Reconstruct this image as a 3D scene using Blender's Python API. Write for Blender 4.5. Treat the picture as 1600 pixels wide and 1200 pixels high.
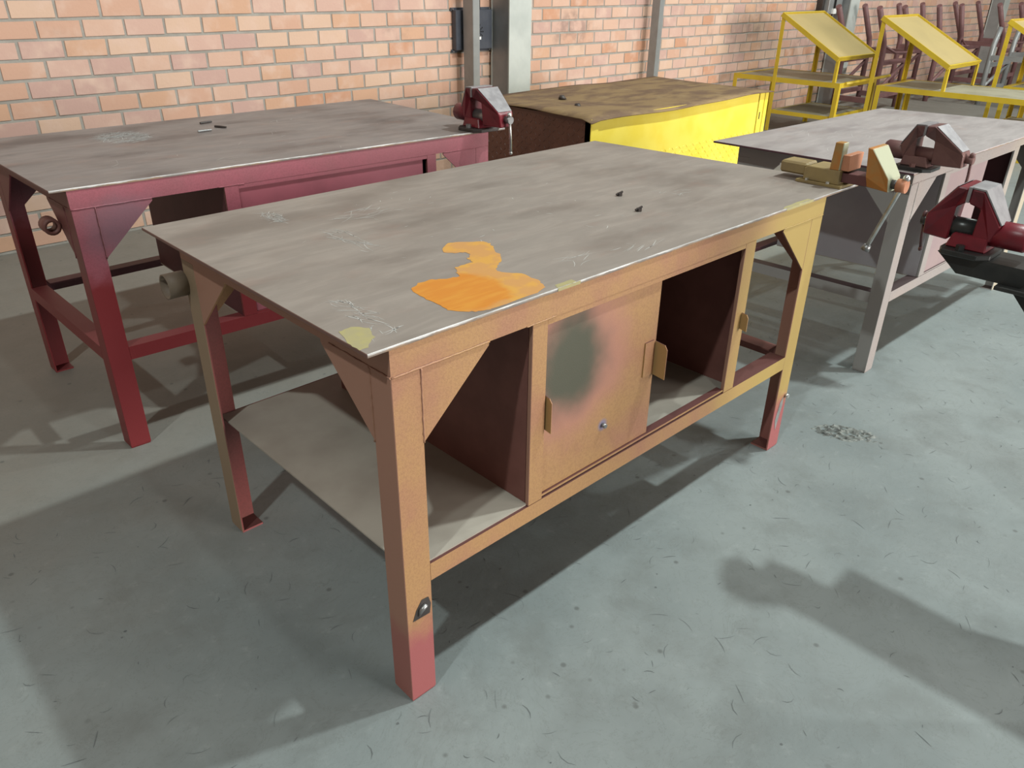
import bpy, bmesh, math, random
from mathutils import Vector, Matrix
R = random.Random(7)
for o in list(bpy.data.objects): bpy.data.objects.remove(o)
S = bpy.context.scene
COL = S.collection

# ------------------------------------------------------------------ camera
cam = bpy.data.cameras.new('camera'); cam.sensor_width = 36; cam.lens = 1208.27 / 1600 * 36
cam.clip_start = .02; cam.clip_end = 200
co = bpy.data.objects.new('camera', cam); COL.objects.link(co)
co.location = (-.6984, -1.0325, 1.4768); co.rotation_euler = (1.0851, -.012, -.7636)
S.camera = co

# ------------------------------------------------------------------ light
vs = S.view_settings
vs.view_transform = 'Standard'; vs.look = 'None'; vs.gamma = 1; vs.use_curve_mapping = False; vs.exposure = 0.0
w = bpy.data.worlds.new('world'); S.world = w; w.use_nodes = True
bg = w.node_tree.nodes['Background']; bg.inputs[0].default_value = (1.0, .79, .64, 1); bg.inputs[1].default_value = .20

def area(name, loc, target, sx, sy, power, col, shape='DISK'):
    l = bpy.data.lights.new(name, 'AREA'); l.shape = shape; l.size = sx
    if shape in ('RECTANGLE', 'ELLIPSE'): l.size_y = sy
    l.energy = power; l.color = col
    o = bpy.data.objects.new(name, l); COL.objects.link(o); o.location = loc
    o.rotation_euler = (Vector(target) - Vector(loc)).to_track_quat('-Z', 'Y').to_euler()
    return o
COOL = (.90, 1.0, .975)
# high-bay lamps of the hall, two rows, hung 7 m up, 4.5 m apart
for lx, ly, pw in ((3.8, -1.4, 375), (8.1, -1.4, 230), (12.4, -1.4, 220), (.4, -1.4, 50), (-3.9, -1.4, 260),
                   (8.1, -5.7, 120)):
    area('high_bay_lamp', (lx, ly, 7), (lx, ly, 0), .26, .26, pw, COOL)
# light added behind the camera to brighten the wall, as from an unseen door
area('unseen_door_light', (5.5, -9.5, 2.2), (4.5, 4, 1.2), 6, 3.6, 1350, (1.0, .96, .91), 'RECTANGLE')

# ------------------------------------------------------------------ node helpers
class N:
    def __init__(s, name, rough=.6, metal=0., spec=.5):
        s.m = bpy.data.materials.new(name); s.m.use_nodes = True; s.t = s.m.node_tree
        s.b = s.t.nodes['Principled BSDF']
        s.b.inputs['Roughness'].default_value = rough; s.b.inputs['Metallic'].default_value = metal
        s.b.inputs['Specular IOR Level'].default_value = spec
    def n(s, kind, **k):
        x = s.t.nodes.new(kind)
        for a, v in k.items(): setattr(x, a, v)
        return x
    def link(s, a, b): s.t.links.new(a, b)
    def val(s, sock, v):
        if hasattr(v, 'is_linked') or hasattr(v, 'node'): s.link(v, sock)
        else: sock.default_value = v if not isinstance(v, (tuple, list)) or len(v) == 4 or sock.type == 'VECTOR' else (*v, 1)
    def obj(s): return s.n('ShaderNodeTexCoord').outputs['Object']
    def pos(s): return s.n('ShaderNodeNewGeometry').outputs['Position']
    def nrm(s):
        x = s.n('ShaderNodeSeparateXYZ'); s.link(s.n('ShaderNodeNewGeometry').outputs['True Normal'], x.inputs[0]); return x.outputs
    def sep(s, v):
        x = s.n('ShaderNodeSeparateXYZ'); s.link(v, x.inputs[0]); return x.outputs
    def scl(s, v, sc):
        x = s.n('ShaderNodeVectorMath', operation='MULTIPLY'); s.link(v, x.inputs[0]); x.inputs[1].default_value = sc; return x.outputs[0]
    def math(s, op, a, b=0., c=0., clamp=False):
        x = s.n('ShaderNodeMath', operation=op, use_clamp=clamp)
        for i, v in enumerate((a, b, c)): s.val(x.inputs[i], v)
        return x.outputs[0]
    def noise(s, v, scale, detail=4, rough=.55, dist=0.):
        x = s.n('ShaderNodeTexNoise'); s.link(v, x.inputs['Vector']); x.inputs['Scale'].default_value = scale
        x.inputs['Detail'].default_value = detail; x.inputs['Roughness'].default_value = rough; x.inputs['Distortion'].default_value = dist
        return x.outputs['Fac']
    def ramp(s, f, a, b):
        x = s.n('ShaderNodeMapRange'); x.interpolation_type = 'SMOOTHSTEP'; s.val(x.inputs[0], f)
        x.inputs[1].default_value = a; x.inputs[2].default_value = b; return x.outputs[0]
    def mix(s, f, a, b, mode='MIX'):
        x = s.n('ShaderNodeMix', data_type='RGBA', blend_type=mode)
        s.val(x.inputs[0], f); s.val(x.inputs[6], a); s.val(x.inputs[7], b); return x.outputs[2]
    def bump(s, h, strength=.3, dist=.002):
        x = s.n('ShaderNodeBump'); x.inputs['Strength'].default_value = strength; x.inputs['Distance'].default_value = dist
        s.link(h, x.inputs['Height']); s.link(x.outputs[0], s.b.inputs['Normal'])
    def dist(s, v, c, sc=(1, 1, 1)):          # distance from a point with axis scales
        a = s.n('ShaderNodeVectorMath', operation='SUBTRACT'); s.link(v, a.inputs[0]); a.inputs[1].default_value = c
        b = s.n('ShaderNodeVectorMath', operation='MULTIPLY'); s.link(a.outputs[0], b.inputs[0]); b.inputs[1].default_value = sc
        l = s.n('ShaderNodeVectorMath', operation='LENGTH'); s.link(b.outputs[0], l.inputs[0]); return l.outputs['Value']
    def out(s, c):
        s.val(s.b.inputs['Base Color'], c); return s.m

def paint(name, a, b, rough=.5, scale=9, metal=0, grain=.12, spec=.4):
    q = N(name, rough, metal, spec); v = q.obj()
    c = q.mix(q.ramp(q.noise(v, scale), .35, .7), a, b)
    q.bump(q.noise(v, 420, 2), grain, .001)
    return q.out(c)

def brick_mat():
    q = N('brick_clay', .8, 0, .2); v = q.pos(); x, y, z = q.sep(v)
    row = q.math('FLOOR', q.math('DIVIDE', q.math('SUBTRACT', z, .0089), .1021))
    off = q.math('MULTIPLY', q.math('MODULO', row, 2.), .117)
    colm = q.math('FLOOR', q.math('DIVIDE', q.math('SUBTRACT', q.math('ADD', x, off), .6441 + .117 * BR_PAR - 2.34 * 4), .234))
    cv = q.n('ShaderNodeCombineXYZ'); q.link(row, cv.inputs[0]); q.link(colm, cv.inputs[1])
    wn = q.n('ShaderNodeTexWhiteNoise', noise_dimensions='2D'); q.link(cv.outputs[0], wn.inputs['Vector'])
    r = q.n('ShaderNodeValToRGB'); q.link(wn.outputs['Value'], r.inputs[0])
    e = r.color_ramp; e.interpolation = 'CONSTANT'
    for p, c in ((0, (.58, .355, .26)), (.2, (.61, .40, .305)), (.42, (.585, .385, .315)), (.62, (.55, .295, .19)), (.68, (.63, .435, .325)), (.82, (.53, .345, .295)), (.93, (.59, .36, .245))):
        el = e.elements[0] if p == 0 else e.elements.new(p)
        el.position = p; el.color = (*c, 1)
    c = q.mix(q.ramp(q.noise(v, 6, 3), .45, .8), r.outputs[0], (.66, .47, .38))
    soot = q.math('MULTIPLY', q.ramp(q.noise(v, 1.6, 3), .58, .75), q.ramp(q.noise(v, 11, 3), .35, .7))
    c = q.mix(q.math('MULTIPLY', soot, .5), c, (.17, .12, .11))
    q.bump(q.noise(v, 55, 5), .25, .006)
    return q.out(c)
def mortar_mat():
    q = N('mortar', .9, 0, .1); v = q.pos()
    c = q.mix(q.ramp(q.noise(v, 8, 4), .3, .75), (.30, .28, .25), (.385, .365, .33)); q.bump(q.noise(v, 80, 4), .4, .006)
    return q.out(c)
def floor_mat():
    q = N('concrete_floor', .62, 0, .35); v = q.pos()
    c = q.mix(q.ramp(q.noise(v, 1.3, 5), .3, .72), (.165, .190, .190), (.222, .248, .245))
    c = q.mix(q.math('MULTIPLY', q.ramp(q.noise(v, 4.5, 6, .65), .45, .75), .55), c, (.135, .145, .138))
    c = q.mix(q.math('MULTIPLY', q.ramp(q.noise(v, 21, 6, .7), .55, .78), .45), c, (.28, .305, .30))
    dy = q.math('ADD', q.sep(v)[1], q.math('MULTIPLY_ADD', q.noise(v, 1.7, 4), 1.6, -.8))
    c = q.mix(q.math('MULTIPLY', q.ramp(dy, .3, 1.9), .62), c, (.205, .175, .14))  # browner towards the wall: warm ambient light put into the floor colour
    vo = q.n('ShaderNodeTexVoronoi'); q.link(v, vo.inputs['Vector']); vo.inputs['Scale'].default_value = 13
    pit = q.math('MULTIPLY', q.math('SUBTRACT', 1., q.ramp(vo.outputs['Distance'], .05, .13)), q.ramp(q.noise(v, 3.1, 2), .48, .56))
    c = q.mix(q.math('MULTIPLY', pit, .7), c, (.09, .095, .09))
    wv = q.noise(q.scl(v, (1, 1, 1)), 7, 5, .7, 2.6)
    fine = q.ramp(q.math('ABSOLUTE', q.math('SUBTRACT', wv, .5)), .0, .012)
    c = q.mix(q.math('MULTIPLY', q.math('SUBTRACT', 1., fine), .35), c, (.12, .13, .12))
    q.bump(q.noise(v, 26, 6, .7), .18, .006)
    q.link(q.math('MULTIPLY_ADD', q.noise(v, 5, 4), .3, .42), q.b.inputs['Roughness'])
    return q.out(c)
def steel_top(name, base=(.245, .212, .188), dark=(.165, .138, .120), edge=(.62, .61, .6), brown=(.16, .085, .07), rust=.25, zt=.9):
    q = N(name, .5, .0, .4); v = q.obj(); nx, ny, nz = q.nrm()
    st = q.noise(q.scl(v, (5, 22, 20)), 1, 6, .65, .8)
    c = q.mix(q.ramp(st, .38, .75), base, tuple(min(1, k * 1.22) for k in base))
    c = q.mix(q.math('MULTIPLY', q.ramp(q.noise(q.scl(v, (1, 2.2, 1)), 2.4, 5), .46, .70), .8), c, dark)
    c = q.mix(q.math('MULTIPLY', q.ramp(q.noise(q.scl(v, (1, 2, 1)), 5, 4), .56, .74), rust), c, (.27, .17, .14))
    sc = q.ramp(q.noise(q.scl(v, (60, 9, 1)), 1, 3, .6, 1.5), .72, .8)
    c = q.mix(q.math('MULTIPLY', sc, .35), c, (.55, .55, .53))
    zz = q.sep(v)[2]; th = q.math('ADD', zt - .0034, q.math('MULTIPLY_ADD', q.noise(v, 23, 4), .008, -.004))
    ed = q.mix(q.ramp(q.math('SUBTRACT', zz, th), -.0006, .0006), q.mix(q.ramp(q.noise(v, 11, 4), .42, .6), (.20, .17, .15), (.30, .20, .13)), q.mix(q.ramp(q.noise(v, 6, 4), .45, .62), edge, (.34, .33, .32)))
    c = q.mix(q.ramp(q.math('MULTIPLY', ny, -1.), .4, .7), c, ed)
    c = q.mix(q.ramp(q.math('ABSOLUTE', nx), .4, .7), c, brown)
    q.link(q.math('MULTIPLY_ADD', q.noise(v, 9, 4), .3, .36), q.b.inputs['Roughness'])
    q.bump(st, .08, .002)
    return q.out(c)

def sprayed(name, front, front2, side, inner, low=None, lowz=.16, rightc=None, rightx=1.3, mask=None):
    """spray paint over primer: the gun reached the outer faces only"""
    q = N(name, .5, 0, .4); v = q.obj(); nx, ny, nz = q.nrm(); x, y, z = q.sep(v)
    f = q.mix(q.ramp(q.noise(v, 4.2, 4), .4, .68), front, front2)
    f = q.mix(q.math('MULTIPLY', q.ramp(q.noise(v, 170, 3, .7), .42, .62), .28), f, tuple(.62 * k for k in front2))
    if rightc:
        f = q.mix(q.ramp(q.math('ADD', x, q.math('MULTIPLY', q.noise(v, 5), .4)), rightx, rightx + .5), f, rightc)
    if low:
        h = q.math('ADD', z, q.math('MULTIPLY_ADD', q.noise(v, 14), .12, -.06))
        k = q.math('SUBTRACT', 1., q.ramp(h, lowz, lowz + .09)); f = q.mix(k, f, low)
        sd = q.mix(k, side, tuple(.6 * a + .4 * b for a, b in zip(low, side)))
    else: sd = side
    if mask: f = mask(q, f, v)
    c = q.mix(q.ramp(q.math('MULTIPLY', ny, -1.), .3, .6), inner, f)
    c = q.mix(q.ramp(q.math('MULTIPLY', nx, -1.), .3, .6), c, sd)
    chip = q.ramp(q.noise(v, 34, 5, .7), .74, .78)
    c = q.mix(q.math('MULTIPLY', chip, .35), c, (.6, .5, .42))
    q.bump(q.noise(v, 380, 2), .3, .0012)
    return q.out(c)

BR_PAR = 1
M = {}
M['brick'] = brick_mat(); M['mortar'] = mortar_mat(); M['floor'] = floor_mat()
M['steel'] = steel_top('bench_steel_top')
M['steel_red'] = steel_top('bench_steel_dark', (.205, .18, .172), (.10, .083, .08), (.66, .65, .64), (.13, .06, .055), .35, .906)
M['steel_mauve'] = steel_top('bench_steel_pale', (.30, .27, .265), (.215, .187, .187), (.40, .33, .33), (.10, .05, .06), .2, .858)
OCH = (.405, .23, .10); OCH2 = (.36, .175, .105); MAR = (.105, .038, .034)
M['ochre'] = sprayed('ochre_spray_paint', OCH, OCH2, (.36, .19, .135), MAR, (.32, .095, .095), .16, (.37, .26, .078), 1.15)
M['ochre_side'] = sprayed('ochre_overspray', OCH, OCH2, (.36, .22, .09), MAR, None)
def door_mask(q, f, v):
    d = q.dist(v, (.50, 0, .705), (6.6, 0, 6.2))
    d = q.math('ADD', d, q.math('MULTIPLY_ADD', q.noise(v, 7, 3), .9, -.45))
    f = q.mix(q.math('SUBTRACT', 1., q.ramp(d, .75, 1.7)), f, (.40, .19, .14))
    f = q.mix(q.math('MULTIPLY', q.math('SUBTRACT', 1., q.ramp(d, .35, 1.15)), .95), f, (.062, .072, .05))
    b = q.dist(v, (.628, 0, .483), (1, 0, 1))
    return q.mix(q.math('SUBTRACT', 1., q.ramp(b, .008, .022)), f, (.22, .19, .27))
M['ochre_back'] = sprayed('ochre_rear_leg_paint', (.28, .075, .07), (.24, .085, .075), (.28, .20, .13), MAR, None)
M['door'] = sprayed('sprayed_door_paint', OCH, OCH2, (.33, .165, .11), MAR, None, mask=door_mask)
M['stub'] = paint('dusty_pipe_paint', (.22, .175, .125), (.18, .135, .10), .6)
M['maroon'] = paint('maroon_primer', (.20, .082, .068), (.165, .066, .055), .55)
M['shelf'] = paint('dusty_shelf_steel', (.37, .335, .285), (.29, .255, .215), .6, 4)
def redm(q, f, v):
    d = q.dist(v, (.15, 0, .76), (7, 0, 8)); d = q.math('ADD', d, q.math('MULTIPLY_ADD', q.noise(v, 9), .8, -.4))
    return q.mix(q.math('MULTIPLY', q.math('SUBTRACT', 1., q.ramp(d, .3, 1.2)), .65), f, (.20, .13, .16))
M['red'] = sprayed('crimson_bench_paint', (.35, .095, .125), (.30, .095, .115), (.16, .055, .05), (.15, .03, .032), (.21, .022, .026), .58, mask=redm)
M['red_dark'] = paint('crimson_panel_paint', (.10, .028, .034), (.075, .02, .026), .55)
M['red_door'] = paint('crimson_door_paint', (.36, .10, .13), (.31, .09, .115), .45)
M['mauve'] = sprayed('mauve_bench_paint', (.34, .30, .285), (.36, .30, .275), (.34, .33, .315), (.055, .035, .035), None, rightc=(.46, .40, .30), rightx=1.2)
M['mauve_panel'] = paint('grey_violet_panel', (.36, .335, .355), (.41, .405, .42), .3, 5, spec=.6)
M['mauve_door'] = paint('mauve_door_paint', (.32, .235, .24), (.35, .255, .25), .5)
M['yellow'] = paint('yellow_paint', (.60, .44, .035), (.54, .38, .03), .38, 6)
M['yellow_box'] = paint('bright_yellow_panel', (.84, .68, .10), (.80, .62, .06), .35, 5)
M['brown_tread'] = paint('brown_tread_plate', (.135, .055, .036), (.10, .042, .028), .3, 5)
def boxtop():
    q = N('rusty_box_sheet', .75, 0, .3); v = q.obj()
    c = q.mix(q.ramp(q.noise(q.scl(v, (1, 2.2, 1)), 3.2, 5, .6), .4, .62), (.25, .17, .085), (.15, .095, .06))
    c = q.mix(q.math('MULTIPLY', q.ramp(q.noise(v, 9, 5), .55, .75), .6), c, (.30, .22, .12)); q.bump(q.noise(v, 12, 5), .3, .01); return q.out(c)
M['boxtop'] = boxtop()
M['stand_board'] = paint('tan_board', (.46, .36, .16), (.42, .33, .15), .55, 3)
M['stand_top'] = paint('grey_stand_top', (.38, .36, .27), (.30, .28, .2), .6, 5)
M['pipe_brown'] = paint('brown_pipe_paint', (.19, .095, .095), (.15, .075, .075), .5)
M['galv'] = paint('grey_steel_paint', (.30, .31, .31), (.25, .26, .26), .4, 6, .3)
M['column'] = paint('pale_column_paint', (.52, .55, .52), (.42, .45, .43), .55, 3)
M['black_box'] = paint('dark_panel_paint', (.055, .062, .08), (.075, .082, .10), .4)
M['black'] = paint('black_plastic', (.008, .008, .009), (.012, .012, .012), .4)
M['bright'] = paint('bare_metal', (.68, .69, .68), (.5, .51, .5), .28, 30, .85)
M['dull'] = paint('dull_metal', (.30, .30, .30), (.2, .2, .2), .38, 25, .7)
M['iron'] = paint('dark_iron', (.05, .042, .04), (.075, .065, .06), .45, 20, .3)
M['grease'] = paint('greasy_dark_steel', (.03, .032, .032), (.05, .05, .048), .32, 14, .3)
M['vise_red'] = paint('red_vise_paint', (.18, .016, .026), (.10, .013, .02), .35, 12)
M['vise_brown'] = paint('brown_vise_paint', (.12, .045, .045), (.085, .035, .035), .45, 12)
M['vise_mauve'] = paint('dusty_mauve_vise_paint', (.17, .085, .075), (.12, .055, .055), .5, 12)
M['jaw_grey'] = paint('worn_jaw_metal', (.30, .29, .30), (.22, .21, .22), .45, 30, .2)
def ochvise():
    q = N('ochre_vise_lit_front', .5); v = q.obj(); nx, ny, nz = q.nrm()
    c = q.mix(q.ramp(q.noise(v, 16), .4, .65), (.40, .155, .03), (.33, .19, .06))
    c = q.mix(q.ramp(q.math('MULTIPLY', ny, -1.), .35, .6), c, (.36, .37, .26))  # forward faces paler: light on the sloped jaw put into the colour
    q.bump(q.noise(v, 300, 2), .2, .001); return q.out(c)
M['vise_ochre'] = ochvise()
M['vise_olive'] = paint('olive_vise_paint', (.30, .22, .095), (.24, .175, .085), .5, 18)
M['vise_pink'] = paint('salmon_jaw_paint', (.47, .20, .11), (.42, .18, .10), .5, 18)
def stain_mat():
    q = N('orange_paint_spill', .45); v = q.obj()
    d = q.dist(v, (.26, .12, 0), (1, 1, 0)); d = q.math('ADD', d, q.math('MULTIPLY_ADD', q.noise(v, 15, 3), .06, -.03))
    a = q.mix(q.ramp(q.noise(q.scl(v, (10, 60, 1)), 1, 4), .4, .65), (.57, .205, .02), (.60, .25, .03))
    c = q.mix(q.ramp(d, .095, .12), a, q.mix(q.ramp(q.noise(v, 22, 4), .45, .6), (.54, .27, .085), (.60, .31, .06)))
    return q.out(c)
M['stain'] = stain_mat()
M['yellow_smear'] = paint('yellow_smear', (.35, .31, .17), (.38, .335, .15), .5, 40)
M['scratch'] = paint('pale_scratch', (.50, .49, .47), (.42, .41, .39), .45, 40)
M['pale_patch'] = paint('pale_blue_smear', (.62, .66, .66), (.5, .53, .53), .5, 30)
M['scuff'] = paint('dark_scuff', (.095, .105, .105), (.13, .14, .14), .7, 40)
M['chip'] = paint('broken_concrete', (.22, .235, .22), (.085, .09, .085), .85, 42)
M['white'] = paint('white_tag', (.8, .8, .78), (.75, .75, .72), .5)

# ------------------------------------------------------------------ mesh helpers
IDN = lambda x, y, z: (x, y, z)
class MB:
    def __init__(s, mp=None): s.v = []; s.f = []; s.mp = mp or IDN; s.sm = False
    def add(s, vs, fs):
        k = len(s.v); s.v += [s.mp(*p) for p in vs]; s.f += [[i + k for i in f] for f in fs]; return s
    def box(s, x0, x1, y0, y1, z0, z1):
        return s.add([(x0, y0, z0), (x1, y0, z0), (x1, y1, z0), (x0, y1, z0), (x0, y0, z1), (x1, y0, z1), (x1, y1, z1), (x0, y1, z1)],
                     [(0, 3, 2, 1), (4, 5, 6, 7), (0, 1, 5, 4), (1, 2, 6, 5), (2, 3, 7, 6), (3, 0, 4, 7)])
    def prism(s, poly, ax, a, b):
        """poly: 2-D outline in the two other axes; extruded along ax from a to b (a, b may be lists per vertex)"""
        n = len(poly)
        A = a if isinstance(a, (list, tuple)) else [a] * n; B = b if isinstance(b, (list, tuple)) else [b] * n
        def p(q, c): return (c, q[0], q[1]) if ax == 0 else (q[0], c, q[1]) if ax == 1 else (q[0], q[1], c)
        return s.add([p(q, c) for q, c in zip(poly, A)] + [p(q, c) for q, c in zip(poly, B)],
                     [tuple(range(n)), tuple(range(2 * n - 1, n - 1, -1))] + [(i, (i + 1) % n, n + (i + 1) % n, n + i) for i in range(n)])
    def tube(s, pts, r, n=10, inner=None):
        pts = [Vector(p) for p in pts]; k0 = 0; vs = []; fs = []
        rs = r if isinstance(r, (list, tuple)) else [r] * len(pts)
        up = Vector((0, 0, 1)); prev = None
        for i, p in enumerate(pts):
            t = (pts[min(i + 1, len(pts) - 1)] - pts[max(i - 1, 0)]).normalized()
            if prev is None:
                a = t.cross(up if abs(t.z) < .9 else Vector((1, 0, 0))).normalized()
            else: a = (prev - t * prev.dot(t)).normalized()
            prev = a; b = t.cross(a)
            for j in range(n):
                th = 2 * math.pi * j / n; vs.append(tuple(p + (a * math.cos(th) + b * math.sin(th)) * rs[i]))
        m = len(pts)
        for i in range(m - 1):
            for j in range(n): fs.append((i * n + j, i * n + (j + 1) % n, (i + 1) * n + (j + 1) % n, (i + 1) * n + j))
        if inner is None: fs += [tuple(range(n)), tuple(range((m - 1) * n, m * n))]
        else:                                   # hollow straight pipe
            kk = len(vs)
            for i, p in enumerate(pts):
                for j in range(n):
                    q = Vector(vs[i * n + j]); vs.append(tuple(p + (q - p) * inner))
            for i in range(m - 1):
                for j in range(n): fs.append((kk + i * n + j, kk + (i + 1) * n + j, kk + (i + 1) * n + (j + 1) % n, kk + i * n + (j + 1) % n))
            for i in (0, m - 1):
                for j in range(n): fs.append((i * n + j, i * n + (j + 1) % n, kk + i * n + (j + 1) % n, kk + i * n + j))
        return s.add(vs, fs)
    def ball(s, c, r, n=10):
        vs = [(c[0], c[1], c[2] - r)]; fs = []; m = n // 2
        for i in range(1, m):
            ph = -math.pi / 2 + math.pi * i / m
            for j in range(n):
                th = 2 * math.pi * j / n; vs.append((c[0] + r * math.cos(ph) * math.cos(th), c[1] + r * math.cos(ph) * math.sin(th), c[2] + r * math.sin(ph)))
        vs.append((c[0], c[1], c[2] + r)); t = len(vs) - 1
        for j in range(n): fs.append((0, 1 + (j + 1) % n, 1 + j)); fs.append((t, t - n + j, t - n + (j + 1) % n))
        for i in range(m - 2):
            for j in range(n): fs.append((1 + i * n + j, 1 + i * n + (j + 1) % n, 1 + (i + 1) * n + (j + 1) % n, 1 + (i + 1) * n + j))
        return s.add(vs, fs)
    def build(s, name, mat, parent=None, base=(0, 0, 0), bevel=0, smooth=False, label=None, kind=None):
        """verts are in world space; 'base' is the world location of the root thing"""
        me = bpy.data.meshes.new(name)
        me.from_pydata([(p[0] - base[0], p[1] - base[1], p[2] - base[2]) for p in s.v], [], s.f)
        bm = bmesh.new(); bm.from_mesh(me); bmesh.ops.recalc_face_normals(bm, faces=bm.faces); bm.to_mesh(me); bm.free()
        me.materials.append(mat if not isinstance(mat, str) else M[mat])
        if smooth:
            for p in me.polygons: p.use_smooth = len(p.vertices) == 4
        o = bpy.data.objects.new(name, me); COL.objects.link(o)
        if parent is not None: o.parent = parent
        else: o.location = base
        if bevel:
            b = o.modifiers.new('bevel', 'BEVEL'); b.width = bevel; b.segments = 1; b.limit_method = 'ANGLE'
        if label: o['label'] = label
        if kind: o['kind'] = kind
        return o
def thing(name, loc, label, cat, group=None):
    o = bpy.data.objects.new(name, None); o.empty_display_size = .05; COL.objects.link(o); o.location = loc
    o['label'] = label; o['category'] = cat
    if group: o['group'] = group
    return o
def tag(o, label, cat, group=None):
    o['label'] = label; o['category'] = cat
    if group: o['group'] = group
    return o

# ------------------------------------------------------------------ setting
YW = 4.1446; PITCH = .234; COURSE = .1021; X0 = .6441; Z0 = .0089
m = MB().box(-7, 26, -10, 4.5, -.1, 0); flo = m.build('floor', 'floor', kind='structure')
m = MB().box(-4, 26, YW, YW + .24, 0, 3.4); wall = m.build('wall_back', 'mortar', kind='structure')
# bricks
bl, bh = PITCH - .0145, COURSE - .0175
variants = []
for k in range(6):
    mm = MB(); j = lambda: R.uniform(-.0022, .0022)
    x0, x1, z0, z1 = -bl / 2, bl / 2, -bh / 2, bh / 2
    c = .005
    fr = [(x0 + j(), z0 + j()), (x1 + j(), z0 + j()), (x1 + j(), z1 + j()), (x0 + j(), z1 + j())]
    vs_ = [(p[0] * .985, -.0045 + j() * .4, p[1] * .965) for p in fr] + [(p[0], -.002, p[1]) for p in fr] + [(p[0], .012, p[1]) for p in fr]
    fs_ = [(0, 1, 2, 3)] + [(i + 4 * a, i + 4 * a + 4, (i + 1) % 4 + 4 * a + 4, (i + 1) % 4 + 4 * a) for a in (0, 1) for i in range(4)]
    me = bpy.data.meshes.new('brick'); me.from_pydata(vs_, [], fs_)
    bm = bmesh.new(); bm.from_mesh(me); bmesh.ops.recalc_face_normals(bm, faces=bm.faces); bm.to_mesh(me); bm.free()
    me.materials.append(M['brick']); variants.append(me)
cells = []
CAM = Vector(co.location)
rows = int(3.3 / COURSE)
for r in range(rows):
    zc = Z0 + (r + .5) * COURSE
    # the third course under line A (r=9) has joints at X0 + n*PITCH
    off = 0 if (r - 9) % 2 == 0 else PITCH / 2
    for n in range(-20, 108):
        xc = X0 + off + (n + .5) * PITCH
        if -3.9 < xc < 25.8: cells.append((xc, zc, r))
def vis_rank(c):
    x, z, r = c
    if x < -.1 or x > 12 or z > 1.42: return 1e6
    if x < 3.6 and z < .62 + .055 * x and x > .9: return 1e5
    if 3.6 < x < 6.6 and z < .5: return 1e5
    return x
cells.sort(key=vis_rank)
for i, (x, z, r) in enumerate(cells[:296]):
    o = bpy.data.objects.new('brick', variants[i % 6]); COL.objects.link(o); o.parent = wall; o.location = (x, YW, z)
mm = MB()
for i, (x, z, r) in enumerate(cells[296:]):
    if z > 2.9: continue
    me = variants[i % 6]
    mm.add([(v.co.x + x, v.co.y + YW, v.co.z + z) for v in me.vertices], [tuple(p.vertices) for p in me.polygons])
mm.build('brickwork', 'brick', wall, kind='stuff')

# floor marks: scuffs and broken patch
mm = MB()
def strip(mb, x, y, z, a, ln, wd, bend=0.):
    n = 4; pts = []
    for i in range(n):
        t = (i / (n - 1) - .5) * ln; aa = a + bend * (i / (n - 1) - .5); pts.append((x + math.cos(aa) * t, y + math.sin(aa) * t, aa))
    vs_ = []
    for i, (px, py, aa) in enumerate(pts):
        h = wd / 2 * (1 if 0 < i < n - 1 else .25); vs_ += [(px - math.sin(aa) * h, py + math.cos(aa) * h, z), (px + math.sin(aa) * h, py - math.cos(aa) * h, z)]
    mb.add(vs_, [(2 * i, 2 * i + 1, 2 * i + 3, 2 * i + 2) for i in range(n - 1)])
for i in range(900):
    x, y = R.uniform(-.9, 3.6), R.uniform(-1.2, 1.3)
    strip(mm, x, y, .0004, R.choice((.9, 1.1, 2.5, 2.8, .2)) + R.gauss(0, .5), R.uniform(.008, .055), R.uniform(.0008, .0026), R.gauss(0, .5))
mm.build('scuff_marks', 'scuff', flo, kind='stuff')
mm = MB()
for i in range(150):
    x, y = R.uniform(-.9, 3.6), R.uniform(-1.2, 1.5); r = R.uniform(.001, .0042)
    mm.add([(x + r * math.cos(t * 1.05) * R.uniform(.7, 1.3), y + r * math.sin(t * 1.05) * R.uniform(.7, 1.3), .0003) for t in range(6)], [tuple(range(6))])
mm.build('pit_marks', 'scuff', flo, kind='stuff')
mm = MB(); n = 34
import mathutils
for i in range(n + 1):
    for j in range(n + 1):
        u, v_ = i / n * 2 - 1, j / n * 2 - 1
        d = u * u + v_ * v_ + .25 * mathutils.noise.noise(Vector((u * 2.5, v_ * 2.5, 3)))
        e = max(0, 1 - d)
        h = -.002 + min(e * 2, 1) * (.004 + .010 * mathutils.noise.noise(Vector((u * 7, v_ * 7, .5))) + .006 * mathutils.noise.noise(Vector((u * 17, v_ * 17, 1.5))))
        a = math.radians(-58); lx, ly = u * .125, v_ * .062
        mm.v.append((1.885 + lx * math.cos(a) - ly * math.sin(a), -.135 + lx * math.sin(a) + ly * math.cos(a), h))
for i in range(n):
    for j in range(n): mm.f.append((i * (n + 1) + j, i * (n + 1) + j + 1, (i + 1) * (n + 1) + j + 1, (i + 1) * (n + 1) + j))
mm.build('chipped_patch', 'chip', flo, label='rough broken patch in the concrete')

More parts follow.
